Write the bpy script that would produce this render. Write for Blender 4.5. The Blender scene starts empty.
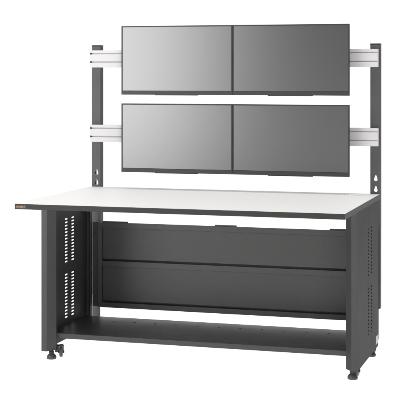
import bpy, bmesh, math, random
from mathutils import Vector
R = math.radians
C = bpy.context.scene.collection
scene = bpy.context.scene

# ------------------------------------------------------------------ camera
cam = bpy.data.cameras.new('camera')
cam_o = bpy.data.objects.new('camera', cam); C.objects.link(cam_o)
cam_o.location = (2.4895, -5.4151, 1.3687)
cam_o.rotation_euler = (R(90), 0, 0.2908)
cam.sensor_width = 36; cam.lens = 118.19
cam.shift_y = -0.3165
cam.clip_start = 0.05; cam.clip_end = 200
scene.camera = cam_o

# ------------------------------------------------------------------ studio light
world = bpy.data.worlds.new('World'); scene.world = world
world.use_nodes = True
wn = world.node_tree; wn.nodes.clear()
out = wn.nodes.new('ShaderNodeOutputWorld'); bg = wn.nodes.new('ShaderNodeBackground')
tc = wn.nodes.new('ShaderNodeTexCoord'); sx = wn.nodes.new('ShaderNodeSeparateXYZ')
rp = wn.nodes.new('ShaderNodeValToRGB')          # white cyclorama behind the bench, dimmer room behind the camera
mr = wn.nodes.new('ShaderNodeMapRange')
mr.inputs['From Min'].default_value = -1; mr.inputs['From Max'].default_value = 1
wn.links.new(tc.outputs['Generated'], sx.inputs[0]); wn.links.new(sx.outputs['Y'], mr.inputs['Value'])
wn.links.new(mr.outputs[0], rp.inputs[0]); mr2 = wn.nodes.new('ShaderNodeMapRange')           # world dimming added towards the right, to darken the right side panel's reflections
for k, v in (('From Min', 0.24), ('From Max', 0.62), ('To Min', 1.0), ('To Max', 0.22)): mr2.inputs[k].default_value = v
mul = wn.nodes.new('ShaderNodeVectorMath'); mul.operation = 'MULTIPLY'
wn.links.new(sx.outputs['X'], mr2.inputs['Value'])
wn.links.new(rp.outputs[0], mul.inputs[0]); wn.links.new(mr2.outputs[0], mul.inputs[1]); wn.links.new(mul.outputs[0], bg.inputs[0]); wn.links.new(bg.outputs[0], out.inputs[0])
e = rp.color_ramp.elements
e[0].position = 0.20; e[0].color = (0.05, 0.05, 0.05, 1)
e[1].position = 0.86; e[1].color = (1, 1, 1, 1)
em = e.new(0.5); em.color = (0.34, 0.34, 0.34, 1)
bg.inputs[1].default_value = 1.04

def area(name, loc, target, sx_, sy_, power, col=(1, 1, 1)):
    l = bpy.data.lights.new(name, 'AREA'); l.shape = 'RECTANGLE'; l.size = sx_; l.size_y = sy_
    l.energy = power; l.color = col
    o = bpy.data.objects.new(name, l); C.objects.link(o); o.location = loc
    o.rotation_euler = (Vector(target) - Vector(loc)).to_track_quat('-Z', 'Y').to_euler()
    return o
area('softbox_key', (-1.6, -2.6, 1.62), (0.9, 0.8, 1.15), 2.4, 2.3, 72)
area('softbox_fill', (3.3, -5.0, 0.75), (1.1, 0.8, 0.5), 1.3, 1.2, 85)
area('softbox_top', (0.7, 0.2, 4.2), (0.75, 0.5, 0.7), 2.6, 2.6, 94)
area('added_floor_backlight', (0.75, 0.0, -0.45), (0.75, 0.0, 3), 14.5, 14.5, 1730)  # lamp added below the floor to turn it pure white, without contact shadows

scene.view_settings.view_transform = 'Standard'; scene.view_settings.look = 'None'
scene.view_settings.exposure = 0; scene.view_settings.gamma = 1

# ------------------------------------------------------------------ materials
def mat(name, col, rough=0.5, spec=0.5, metal=0.0, bump=0.0, scale=900, vary=0.0, ior=None, tint=None):
    m = bpy.data.materials.new(name); m.use_nodes = True
    nt = m.node_tree; b = nt.nodes['Principled BSDF']
    b.inputs['Base Color'].default_value = (*col, 1)
    b.inputs['Roughness'].default_value = rough
    b.inputs['Metallic'].default_value = metal
    b.inputs['Specular IOR Level'].default_value = spec
    if tint: b.inputs['Specular Tint'].default_value = (tint, tint, tint, 1)
    if ior: b.inputs['IOR'].default_value = ior
    if bump or vary:
        t = nt.nodes.new('ShaderNodeTexCoord')
    if bump:
        n = nt.nodes.new('ShaderNodeTexNoise'); n.inputs['Scale'].default_value = scale
        n.inputs['Detail'].default_value = 3
        bp = nt.nodes.new('ShaderNodeBump'); bp.inputs['Strength'].default_value = bump
        bp.inputs['Distance'].default_value = 0.0006
        nt.links.new(t.outputs['Object'], n.inputs['Vector'])
        nt.links.new(n.outputs['Fac'], bp.inputs['Height']); nt.links.new(bp.outputs[0], b.inputs['Normal'])
    if bump and metal and metal < 0.8:                # fine speckle of the powder coat
        n3 = nt.nodes.new('ShaderNodeTexNoise'); n3.inputs['Scale'].default_value = 420; n3.inputs['Detail'].default_value = 2
        m3 = nt.nodes.new('ShaderNodeMapRange'); m3.inputs['From Min'].default_value = 0.3; m3.inputs['From Max'].default_value = 0.7
        m3.inputs['To Min'].default_value = 0.91; m3.inputs['To Max'].default_value = 1.09
        v3 = nt.nodes.new('ShaderNodeVectorMath'); v3.operation = 'SCALE'; v3.inputs[0].default_value = col
        nt.links.new(t.outputs['Object'], n3.inputs['Vector']); nt.links.new(n3.outputs['Fac'], m3.inputs['Value'])
        nt.links.new(m3.outputs[0], v3.inputs['Scale']); nt.links.new(v3.outputs[0], b.inputs['Base Color'])
    if vary:
        n2 = nt.nodes.new('ShaderNodeTexNoise'); n2.inputs['Scale'].default_value = 7; n2.inputs['Detail'].default_value = 5
        m2 = nt.nodes.new('ShaderNodeMapRange')
        m2.inputs['To Min'].default_value = rough - vary; m2.inputs['To Max'].default_value = rough + vary
        nt.links.new(t.outputs['Object'], n2.inputs['Vector'])
        nt.links.new(n2.outputs['Fac'], m2.inputs['Value']); nt.links.new(m2.outputs[0], b.inputs['Roughness'])
    return m
M = {}
M['steel'] = mat('grey_powder_coat', (0.086, 0.086, 0.085), 0.48, 0.05, metal=0.5, tint=0.35, bump=0.12, vary=0.05)
M['shelf'] = mat('grey_powder_coat_satin', (0.088, 0.088, 0.087), 0.38, 0.25, metal=0.6, bump=0.1, vary=0.05)
M['post'] = mat('mid_grey_powder_coat', (0.118, 0.118, 0.117), 0.5, 0.15, metal=0.35, tint=0.4, bump=0.12, vary=0.05)
M['panel'] = mat('grey_powder_coat_panel', (0.092, 0.092, 0.091), 0.36, 0.1, metal=0.65, tint=0.5, bump=0.12, vary=0.05)
M['edge'] = mat('dark_edge_band', (0.04, 0.04, 0.039), 0.5, 0.25, bump=0.05)
M['laminate'] = mat('white_laminate', (0.852, 0.842, 0.822), 0.55, 0.25, bump=0.03, vary=0.04)
M['alu'] = mat('pale_anodised_aluminium', (0.69, 0.67, 0.68), 0.42, 0.5, bump=0.03)
M['plastic'] = mat('black_monitor_plastic', (0.035, 0.035, 0.036), 0.45, 0.5, bump=0.08)
M['screen'] = mat('switched_off_screen', (0.008, 0.008, 0.0085), 0.31, 1.0, ior=2.0)
M['rubber'] = mat('black_rubber', (0.06, 0.06, 0.06), 0.38, 0.5)
M['zinc'] = mat('zinc_plated_steel', (0.42, 0.42, 0.42), 0.38, 0.5, metal=0.85)
M['cap'] = mat('black_end_cap', (0.03, 0.03, 0.03), 0.5, 0.4)
M['grommet'] = mat('white_plastic', (0.85, 0.85, 0.84), 0.35, 0.5)
M['tan'] = mat('tan_print', (0.30, 0.20, 0.13), 0.5, 0.4)
M['tag'] = mat('dark_brown_label', (0.075, 0.055, 0.042), 0.45, 0.4)
M['tie'] = mat('pale_grey_plate', (0.55, 0.55, 0.55), 0.4, 0.5)

fl = bpy.data.materials.new('white_translucent_floor'); fl.use_nodes = True  # made translucent so the added lamp underneath whitens it
nt = fl.node_tree; nt.nodes.clear()
o_ = nt.nodes.new('ShaderNodeOutputMaterial'); mx = nt.nodes.new('ShaderNodeMixShader')
d_ = nt.nodes.new('ShaderNodeBsdfDiffuse'); t_ = nt.nodes.new('ShaderNodeBsdfTranslucent')
d_.inputs[0].default_value = (0.85, 0.85, 0.85, 1); t_.inputs[0].default_value = (0.9, 0.9, 0.9, 1)
mx.inputs[0].default_value = 0.6
nt.links.new(d_.outputs[0], mx.inputs[1]); nt.links.new(t_.outputs[0], mx.inputs[2]); nt.links.new(mx.outputs[0], o_.inputs[0])

# ------------------------------------------------------------------ helpers
def empty(name, loc):
    o = bpy.data.objects.new(name, None); C.objects.link(o); o.location = loc
    o.empty_display_size = 0.05
    return o
def world_loc(o):
    v = Vector((0, 0, 0))
    while o: v += o.location; o = o.parent
    return v
def link(name, me, m, parent=None, bevel=0.0, smooth=False, seg=2):
    """mesh coordinates are world coordinates; put the origin at the mesh's middle, parent without moving"""
    o = bpy.data.objects.new(name, me); C.objects.link(o)
    if not me.materials: me.materials.append(m)
    vs = [v.co for v in me.vertices]
    c = sum(vs, Vector()) / len(vs)
    for v in me.vertices: v.co -= c
    base = world_loc(parent) if parent else Vector()
    o.location = c - base
    if parent: o.parent = parent
    if smooth:
        for p in me.polygons: p.use_smooth = True
    if bevel:
        b = o.modifiers.new('bevel', 'BEVEL'); b.width = bevel; b.segments = seg; b.limit_method = 'ANGLE'; b.angle_limit = R(40)
        b.harden_normals = False
    return o
def bm_obj(name, bm, m, parent=None, **k):
    bmesh.ops.recalc_face_normals(bm, faces=bm.faces)
    me = bpy.data.meshes.new(name); bm.to_mesh(me); bm.free()
    return link(name, me, m, parent, **k)
def box(bm, x0, x1, y0, y1, z0, z1):
    v = [bm.verts.new(p) for p in ((x0,y0,z0),(x1,y0,z0),(x1,y1,z0),(x0,y1,z0),(x0,y0,z1),(x1,y0,z1),(x1,y1,z1),(x0,y1,z1))]
    for f in ((0,3,2,1),(4,5,6,7),(0,1,5,4),(1,2,6,5),(2,3,7,6),(3,0,4,7)): bm.faces.new([v[i] for i in f])
def prism(bm, pts, fn, a, b):
    """extrude polygon pts (2-D) between a and b; fn maps (u, v, w) to xyz"""
    lo = [bm.verts.new(fn(u, v, a)) for u, v in pts]; hi = [bm.verts.new(fn(u, v, b)) for u, v in pts]
    bm.faces.new(lo[::-1]); bm.faces.new(hi)
    n = len(pts)
    for i in range(n): bm.faces.new((lo[i], lo[(i+1) % n], hi[(i+1) % n], hi[i]))
def strip(path, t):
    """closed outline of a bent sheet: the path and its offset by t to the left"""
    n = len(path); off = []
    for i in range(n):
        p = Vector(path[i])
        ds = []
        if i > 0: ds.append((p - Vector(path[i-1])).normalized())
        if i < n-1: ds.append((Vector(path[i+1]) - p).normalized())
        ns = [Vector((-d.y, d.x)) for d in ds]
        if len(ns) == 1: off.append(p + ns[0]*t)
        else:
            b = (ns[0] + ns[1]).normalized(); off.append(p + b * (t / max(0.3, b.dot(ns[0]))))
    return [tuple(p) for p in path] + [tuple(p) for p in off[::-1]]
def cyl(bm, c, axis, r, h, n=32, r2=None):
    r2 = r if r2 is None else r2
    ax = Vector(axis).normalized(); u = ax.orthogonal().normalized(); w = ax.cross(u); c = Vector(c)
    lo = [bm.verts.new(c + (u*math.cos(2*math.pi*i/n) + w*math.sin(2*math.pi*i/n))*r) for i in range(n)]
    hi = [bm.verts.new(c + ax*h + (u*math.cos(2*math.pi*i/n) + w*math.sin(2*math.pi*i/n))*r2) for i in range(n)]
    bm.faces.new(lo[::-1]); bm.faces.new(hi)
    for i in range(n): bm.faces.new((lo[i], lo[(i+1) % n], hi[(i+1) % n], hi[i]))
def lathe(bm, c, prof, n=40, axis='z'):
    c = Vector(c); rings = []
    for r, h in prof:
        ring = []
        for i in range(n):
            a = 2*math.pi*i/n
            p = Vector((r*math.cos(a), r*math.sin(a), h))
            if axis == 'x': p = Vector((p.z, p.x, p.y))
            ring.append(bm.verts.new(c + p))
        rings.append(ring)
    bm.faces.new(rings[0][::-1]); bm.faces.new(rings[-1])
    for a, b in zip(rings, rings[1:]):
        for i in range(n): bm.faces.new((a[i], a[(i+1) % n], b[(i+1) % n], b[i]))
def slot(cu, cv, lu, lv, n=6):
    """outline of a round-ended slot, long along u"""
    r = lv/2; pts = []
    for s, a0 in ((1, -90), (-1, 90)):
        for i in range(n+1):
            a = R(a0 + 180*i/n); pts.append((cu + s*(lu/2 - r) + r*math.cos(a), cv + r*math.sin(a)))
    return pts
def circle(cu, cv, r, n=20): return [(cu + r*math.cos(2*math.pi*i/n), cv + r*math.sin(2*math.pi*i/n)) for i in range(n)]
def keyhole(cu, cv, r1, r2, h):
    """teardrop: wide round foot, narrow round top"""
    pts = [(cu + r1*math.cos(R(a)), cv + r1*math.sin(R(a))) for a in range(160, 381, 20)]
    pts += [(cu + r2*math.cos(R(a)), cv + h + r2*math.sin(R(a))) for a in range(10, 171, 20)]
    return pts
def plate(outline, holes, t, fn):
    """flat sheet with holes cut through; fn maps (u, v, w) with w in 0..t to xyz; returns a mesh"""
    cu = bpy.data.curves.new('outline', 'CURVE'); cu.dimensions = '2D'; cu.fill_mode = 'BOTH'; cu.extrude = t/2
    for pts in [outline] + holes:
        s = cu.splines.new('POLY'); s.points.add(len(pts)-1); s.use_cyclic_u = True
        for p, q in zip(s.points, pts): p.co = (q[0], q[1], 0, 1)
    tmp = bpy.data.objects.new('outline', cu); C.objects.link(tmp)
    dg = bpy.context.evaluated_depsgraph_get(); dg.update()
    me = bpy.data.meshes.new_from_object(tmp.evaluated_get(dg))
    bpy.data.objects.remove(tmp); bpy.data.curves.remove(cu)
    me.materials.clear()
    for v in me.vertices: v.co = fn(v.co.x, v.co.y, v.co.z + t/2)
    b = bmesh.new(); b.from_mesh(me); bmesh.ops.remove_doubles(b, verts=b.verts, dist=1e-6)
    bmesh.ops.recalc_face_normals(b, faces=b.faces)
    for f in b.faces: f.smooth = False
    b.to_mesh(me); b.free()
    return me
rect = lambda x0, x1, y0, y1: [(x0, y0), (x1, y0), (x1, y1), (x0, y1)]
def tag(o, label=None, cat=None, group=None, kind=None):
    for k, v in (('label', label), ('category', cat), ('group', group), ('kind', kind)):
        if v: o[k] = v
    return o

# ------------------------------------------------------------------ setting
FZ = 0.0215
bm = bmesh.new(); box(bm, -5.25, 6.75, -6.0, 6.0, FZ-0.006, FZ)
tag(bm_obj('floor', bm, fl), kind='structure')

# ------------------------------------------------------------------ workbench
W, D, H, T = 1.5, 0.9457, 0.7829, 0.0238
bench = tag(empty('workbench', (W/2, D/2, FZ)),
            'white topped dark grey steel workbench with slotted side panels and two tall rear posts', 'workbench')
# tabletop: laminate board inside a dark edge band
bm = bmesh.new(); box(bm, 0.0010, W-0.0010, 0.0010, D-0.0010, H-T+0.0006, H)
top = bm_obj('tabletop', bm, M['laminate'], bench, bevel=0.0006)
me = plate(rect(0, W, 0, D), [rect(0.0009, W-0.0009, 0.0009, D-0.0009)], T, lambda u, v, w: (u, v, H-T-0.0002+w))
link('edge_band', me, M['edge'], top)
bm = bmesh.new()
lathe(bm, (1.395, 0.868, H), [(0.034, 0.0), (0.034, 0.0016), (0.032, 0.0026), (0.026, 0.0028), (0.025, 0.0016), (0.004, 0.0016)], 48)
bm_obj('cable_grommet', bm, M['grommet'], top)
# small maker's label at the left end of the front edge, its print too small to read
bm = bmesh.new(); box(bm, 0.004, 0.056, -0.0008, 0.0, 0.7630, 0.7775)
lab = bm_obj('name_label', bm, M['tag'], top)
bm = bmesh.new(); x = 0.0068
for wd in (0.0045, 0.0052, 0.0048, 0.005, 0.0046, 0.0052):
    box(bm, x, x+wd, -0.0011, -0.0007, 0.7665, 0.7735)
    x += wd + 0.0012
box(bm, x+0.002, x+0.008, -0.0011, -0.0007, 0.7675, 0.7725)
bm_obj('print', bm, M['tan'], lab)

# side panels
ZC = 0.060; ZT = H - T
def side_panel(left):
    def X(x): return x if left else W - x
    holes = []
    for z0 in (0.1676, 0.4412):
        for yc in (0.599, 0.6835):
            for k in range(14): holes.append(slot(yc, z0 + 0.01612*k, 0.034, 0.0074))
    holes.append(circle(0.797, 0.1335, 0.0055))
    me = plate(rect(0.2995, 0.873, ZC, ZT-0.0005), holes, 0.0016, lambda u, v, w: (X(w), u, v))
    sp = link('side_panel', me, M['steel'], bench)
    bm = bmesh.new()
    pr = strip([(0.0, 0.2985), (0.0, 0.2973), (0.027, 0.2973), (0.058, 0.338), (0.058, 0.352), (0.050, 0.352)], 0.0016)
    prism(bm, pr, lambda u, v, w: (X(u), v, w), ZC+0.0005, ZT-0.001)
    ch = bm_obj('front_channel', bm, M['steel'], sp, bevel=0.0005)
    bm = bmesh.new()
    pr = strip([(0.040, 0.825), (0.040, 0.833), (0.030, 0.875), (0.0, 0.875), (0.0, 0.8735)], 0.0016)
    prism(bm, pr, lambda u, v, w: (X(u), v, w), ZC+0.0005, ZT-0.001)
    bm_obj('rear_channel', bm, M['steel'], sp, bevel=0.0005)
    # foot plates closing the channels' lower ends
    for pts in ([(0.003, 0.302), (0.0255, 0.302), (0.052, 0.338), (0.052, 0.42), (0.003, 0.42)], [(0.003, 0.79), (0.028, 0.79), (0.028, 0.866), (0.003, 0.866)]):
        bm = bmesh.new(); prism(bm, pts, lambda u, v, w: (X(u), v, w), ZC+0.006, ZC+0.010)
        bm_obj('foot_plate', bm, M['steel'], sp)
    return sp
side_panel(True); side_panel(False)

# levelling feet and casters
def levelling_foot(x, y):
    bm = bmesh.new()
    lathe(bm, (x, y, FZ), [(0.0210, 0), (0.0228, 0.0022), (0.0228, 0.0095), (0.0200, 0.0165), (0.0145, 0.0220), (0.011, 0.0235)], 40)
    f = bm_obj('levelling_foot', bm, M['rubber'], bench, bevel=0.0006)
    bm = bmesh.new(); cyl(bm, (x, y, FZ+0.0236), (0, 0, 1), 0.0085, ZC+0.006-FZ-0.0236)
    bm_obj('stem', bm, M['cap'], f)
    bm = bmesh.new(); cyl(bm, (x, y, FZ+0.0260), (0, 0, 1), 0.0135, 0.010, 6)
    bm_obj('nut', bm, M['cap'], f, bevel=0.0006)
def caster(x, y, swivel=0.0):
    zc = 0.0480
    bm = bmesh.new()
    prof = [(0.006, -0.008), (0.017, -0.0078), (0.0212, -0.007), (0.0238, -0.005), (0.0243, 0), (0.0238, 0.005), (0.0212, 0.007), (0.017, 0.0078), (0.006, 0.008)]
    lathe(bm, (x, y, zc), prof, 40, 'x')
    # a caster is its fork; wheel and hub are its pieces
    fb = bmesh.new()
    for s in (-1, 1):
        pts = [(y-0.004, zc-0.006), (y+0.006, zc-0.006), (y+0.020, zc+0.0155), (y+0.020, zc+0.0265), (y+0.004, zc+0.0265)]
        xa = x + s*0.0092; xb = x + s*0.0110
        prism(fb, pts, lambda u, v, w: (w, u, v), min(xa, xb), max(xa, xb))
    box(fb, x-0.0110, x+0.0110, y-0.014, y+0.022, zc+0.0267, zc+0.0295)
    box(fb, x-0.0290, x-0.0112, y-0.004, y+0.022, zc-0.002, zc+0.0260)
    cyl(fb, (x, y+0.003, zc+0.0296), (0, 0, 1), 0.010, 0.004, 20)
    c = bm_obj('caster', fb, M['rubber'], bench, bevel=0.0005)
    bm_obj('wheel', bm, M['rubber'], c)
    for q in (1, -1):
        hb = bmesh.new(); cyl(hb, (x+q*0.0111, y, zc), (q, 0, 0), 0.006, 0.003, 20)
        bm_obj('axle_bolt', hb, M['cap'], c)
    c.rotation_euler.z = R(swivel)
for fx, fy in ((0.040, 0.325), (1.474, 0.325), (0.032, 0.815), (1.476, 0.815)):
    levelling_foot(fx, fy)
for cx_, cy_, sw in ((0.0700, 0.366, 17), (1.4850, 0.378, -8), (0.0335, 0.868, 12), (1.478, 0.868, -20)):
    caster(cx_, cy_, sw)

# bottom shelf: folded tray with two rows of raised discs standing in for dark holes
SZ = 0.1375
xs = [1.291 - 0.1083*k for k in range(11)] + [1.3993]
outl = rect(0.0025, W-0.0025, 0.3585, 0.815)
me = plate(outl, [], 0.0014, lambda u, v, w: (u, v, SZ-0.0014+w))
shelf = link('shelf', me, M['shelf'], bench)
bm = bmesh.new()
prism(bm, strip([(0.3582, SZ), (0.3555, SZ), (0.3545, SZ-0.001), (0.3545, SZ-0.0235), (0.366, SZ-0.0235)], 0.0014), lambda u, v, w: (w, u, v), 0.0608, W-0.0608)
bm_obj('front_lip', bm, M['steel'], shelf, bevel=0.0004)
for x in xs:
    for y in (0.466, 0.716):
        bm = bmesh.new(); lathe(bm, (x, y, SZ), [(0.0064, 0.0), (0.0060, 0.0007), (0.004, 0.0012), (0.001, 0.0013)], 20)
        bm_obj('hole_stand_in', bm, M['shelf'], shelf, smooth=True)
bm = bmesh.new(); box(bm, 0.045, W-0.045, 0.8153, 0.8167, SZ-0.024, SZ-0.0004)
bm_obj('rear_lip', bm, M['steel'], shelf)

# back panels between the side panels
BX0, BX1 = 0.094, W-0.094
def back_panel(z0, z1, tabs=False):
    # section in (Y, Z): proud border strip at the top, recessed sheet below
    sec = [(0.8620, z0), (0.8620, z1-0.0262), (0.8500, z1-0.0250), (0.8500, z1), (0.8535, z1)]
    bm = bmesh.new()
    prism(bm, strip(sec, 0.0014)[::-1], lambda u, v, w: (w, u, v), BX0, BX1)
    p = bm_obj('back_panel', bm, M['panel'], bench, bevel=0.0005)
    if tabs:
        for a, b in ((0.097, 0.232), (0.69, 0.802), (W-0.232, W-0.097)):
            bm = bmesh.new(); box(bm, a, b, 0.853, 0.856, z1+0.0002, z1+0.0075)
            bm_obj('top_tab', bm, M['steel'], p, bevel=0.0004)
    return p
back_panel(0.4245, 0.6095, True)
back_panel(0.2130, 0.4136)
bm = bmesh.new()
prism(bm, strip([(0.886, 0.1795), (0.850, 0.1795), (0.850, 0.2020), (0.884, 0.2020)], 0.0014), lambda u, v, w: (w, u, v), BX0, BX1)
bm_obj('bottom_bar', bm, M['steel'], bench, bevel=0.0005)
bm = bmesh.new(); box(bm, BX0-0.0070, BX1+0.0070, 0.8925, 0.894, 0.181, 0.606)
bm_obj('gap_shade_sheet', bm, M['steel'], bench)  # added behind the slits between panels and bars to keep them dark
for s in (1, -1):
    X = (lambda x: x) if s == 1 else (lambda x: W - x)
    bm = bmesh.new()
    prism(bm, strip([(0.032, 0.8765), (0.036, 0.868), (0.066, 0.868), (0.069, 0.851), (0.0922, 0.851), (0.0922, 0.8918)], 0.0016),
          lambda u, v, w: (X(u), v, w), 0.179, 0.6085)
    br = bm_obj('panel_bracket', bm, M['steel'], bench, bevel=0.0004)
    for z in (0.556, 0.23):
        bm = bmesh.new(); cyl(bm, (X(0.052), 0.8666, z), (0, -1, 0), 0.006, 0.004, 6)
        bm_obj('bolt', bm, M['cap'], br)

# rear uprights
UT = 1.5075; UB = 0.2245; UW = 0.0475; UD = 0.041
Y0 = D + 0.0012
for s in (1, -1):
    x0 = 0.0 if s == 1 else W - UW - 0.0015
    holes = [keyhole(x0+UW/2+0.003, zc, 0.0086, 0.0038, 0.0165) for zc in (0.8005, 0.8530)]
    holes += [keyhole(x0+UW/2+0.003, zc, 0.0086, 0.0038, 0.0165) for zc in (0.30, 0.36)]
    me = plate(rect(x0, x0+UW, UB, UT), holes, 0.002, lambda u, v, w: (u, Y0+w, v))
    b = bmesh.new(); b.from_mesh(me)
    for xa in (x0, x0+UW-0.002): box(b, xa, xa+0.002, Y0+0.0022, Y0+UD, UB, UT)
    for xa in (x0+0.0022, x0+UW-0.0105): box(b, xa, xa+0.0083, Y0+UD-0.002, Y0+UD, UB, UT)
    b.to_mesh(me); b.free()
    u = link('upright', me, M['post'], bench)
    bm = bmesh.new(); box(bm, x0-0.0006, x0+UW+0.0006, Y0-0.0008, Y0+UD+0.0006, UT+0.0003, UT+0.007)
    bm_obj('end_cap', bm, M['cap'], u, bevel=0.0012)
    # flat foot strip carrying the upright down behind the side panel
    xa, xb = (x0+0.001, x0+UW-0.003) if s == 1 else (x0+0.003, x0+UW-0.0075)
    bm = bmesh.new(); box(bm, xa, xb, Y0+0.003, Y0+0.006, 0.075, UB+0.03)
    bm_obj('foot_strip', bm, M['post'], u, bevel=0.0004)
bm = bmesh.new(); box(bm, W+0.0002, W+0.0012, 0.802, 0.872, 0.078, 0.116)
bm_obj('pale_plate', bm, M['tie'], bench, bevel=0.0004)

# aluminium mounting rails with two T-slots
def rail(zb, h=0.0875):
    yf, yb = 0.9050, Y0-0.0006
    g = [zb + h*0.315, zb + h*0.805]
    pts = [(yf, zb)]
    for gz in g:
        a, b = 0.0027, 0.0060
        pts += [(yf, gz-a-0.0014), (yf+0.0012, gz-a), (yf+0.004, gz-a), (yf+0.004, gz-b), (yf+0.011, gz-b), (yf+0.011, gz+b), (yf+0.004, gz+b), (yf+0.004, gz+a), (yf+0.0012, gz+a), (yf, gz+a+0.0014)]
    pts += [(yf, zb+h), (yb, zb+h), (yb, zb)]
    bm = bmesh.new(); prism(bm, pts, lambda u, v, w: (w, u, v), 0.0075, W-0.0065)
    r = bm_obj('mounting_rail', bm, M['alu'], bench, bevel=0.0006)
    for gz in g:
        bm = bmesh.new(); box(bm, 0.0070, 0.0150, yf-0.0012, yf+0.0035, gz-0.0040, gz+0.0040)
        bm_obj('slot_plug', bm, M['cap'], r, bevel=0.0006)
rail(1.3995); rail(1.0165)

# ------------------------------------------------------------------ monitors
MW, MH, YM = 0.5805, 0.3460, 0.8357
def monitor(label):
    t = tag(empty('monitor', (0, 0, 0)), label, 'monitor', 'monitors on the two white rails')
    w, bz, chin = MW/2, 0.0058, 0.0200
    # housing, thin rim with a deeper belly behind
    bm = bmesh.new()
    box(bm, -w, w, 0.0105, 0.020, 0.0, MH)
    pts = [(-w*0.93, 0.0202), (w*0.93, 0.0202), (w*0.72, 0.042), (-w*0.72, 0.042)]
    prism(bm, pts, lambda u, v, q: (u, v, q), 0.03, MH-0.03)
    bm_obj('housing', bm, M['plastic'], t, bevel=0.0012)
    me = plate(rect(-w, w, chin, MH), [rect(-w+bz, w-bz, chin+0.0006, MH-bz)], 0.0102, lambda u, v, q: (u, q, v))
    link('bezel', me, M['plastic'], t, bevel=0.0007)
    bm = bmesh.new(); box(bm, -w, w, -0.0010, 0.0102, 0.0, chin-0.0002)
    c = bm_obj('chin', bm, M['plastic'], t, bevel=0.0009)
    bm = bmesh.new(); box(bm, -0.112, 0.112, -0.0006, 0.0095, -0.0030, -0.0002)
    bm_obj('sensor_lip', bm, M['plastic'], c, bevel=0.0008)
    bm = bmesh.new(); box(bm, -w+bz+0.0002, w-bz-0.0002, 0.0016, 0.0100, chin+0.0008, MH-bz-0.0002)
    bm_obj('screen', bm, M['screen'], t)
    bm = bmesh.new()
    box(bm, -0.06, 0.06, 0.0424, 0.0490, MH/2-0.06, MH/2+0.06)
    box(bm, -0.035, 0.035, 0.0492, 0.0680, MH/2-0.03, MH/2+0.03)
    bm_obj('mount_bracket', bm, M['plastic'], t, bevel=0.001)
    return t
def copy_tree(o, parent=None):
    c = o.copy(); C.objects.link(c)
    if parent: c.parent = parent
    for ch in list(o.children): copy_tree(ch, c)
    return c
XA, XB, ZL, ZU = 0.2037, 0.7862, 0.8707, 1.2615
spots = [(XA, ZU, 'flat dark framed monitor on the left of the upper rail, screen sheen pale grey'),
         (XB, ZU, 'flat dark framed monitor on the right of the upper rail, screen sheen dark grey'),
         (XA, ZL, 'flat dark framed monitor on the left of the lower rail, with pale grey sheen'),
         (XB, ZL, 'flat dark framed monitor on the right of the lower rail, with dark grey sheen')]
proto = monitor(spots[0][2])
for i, (x, z, lb) in enumerate(spots):
    o = proto if i == 0 else copy_tree(proto)
    o.location = (x + MW/2, YM, z); o['label'] = lb
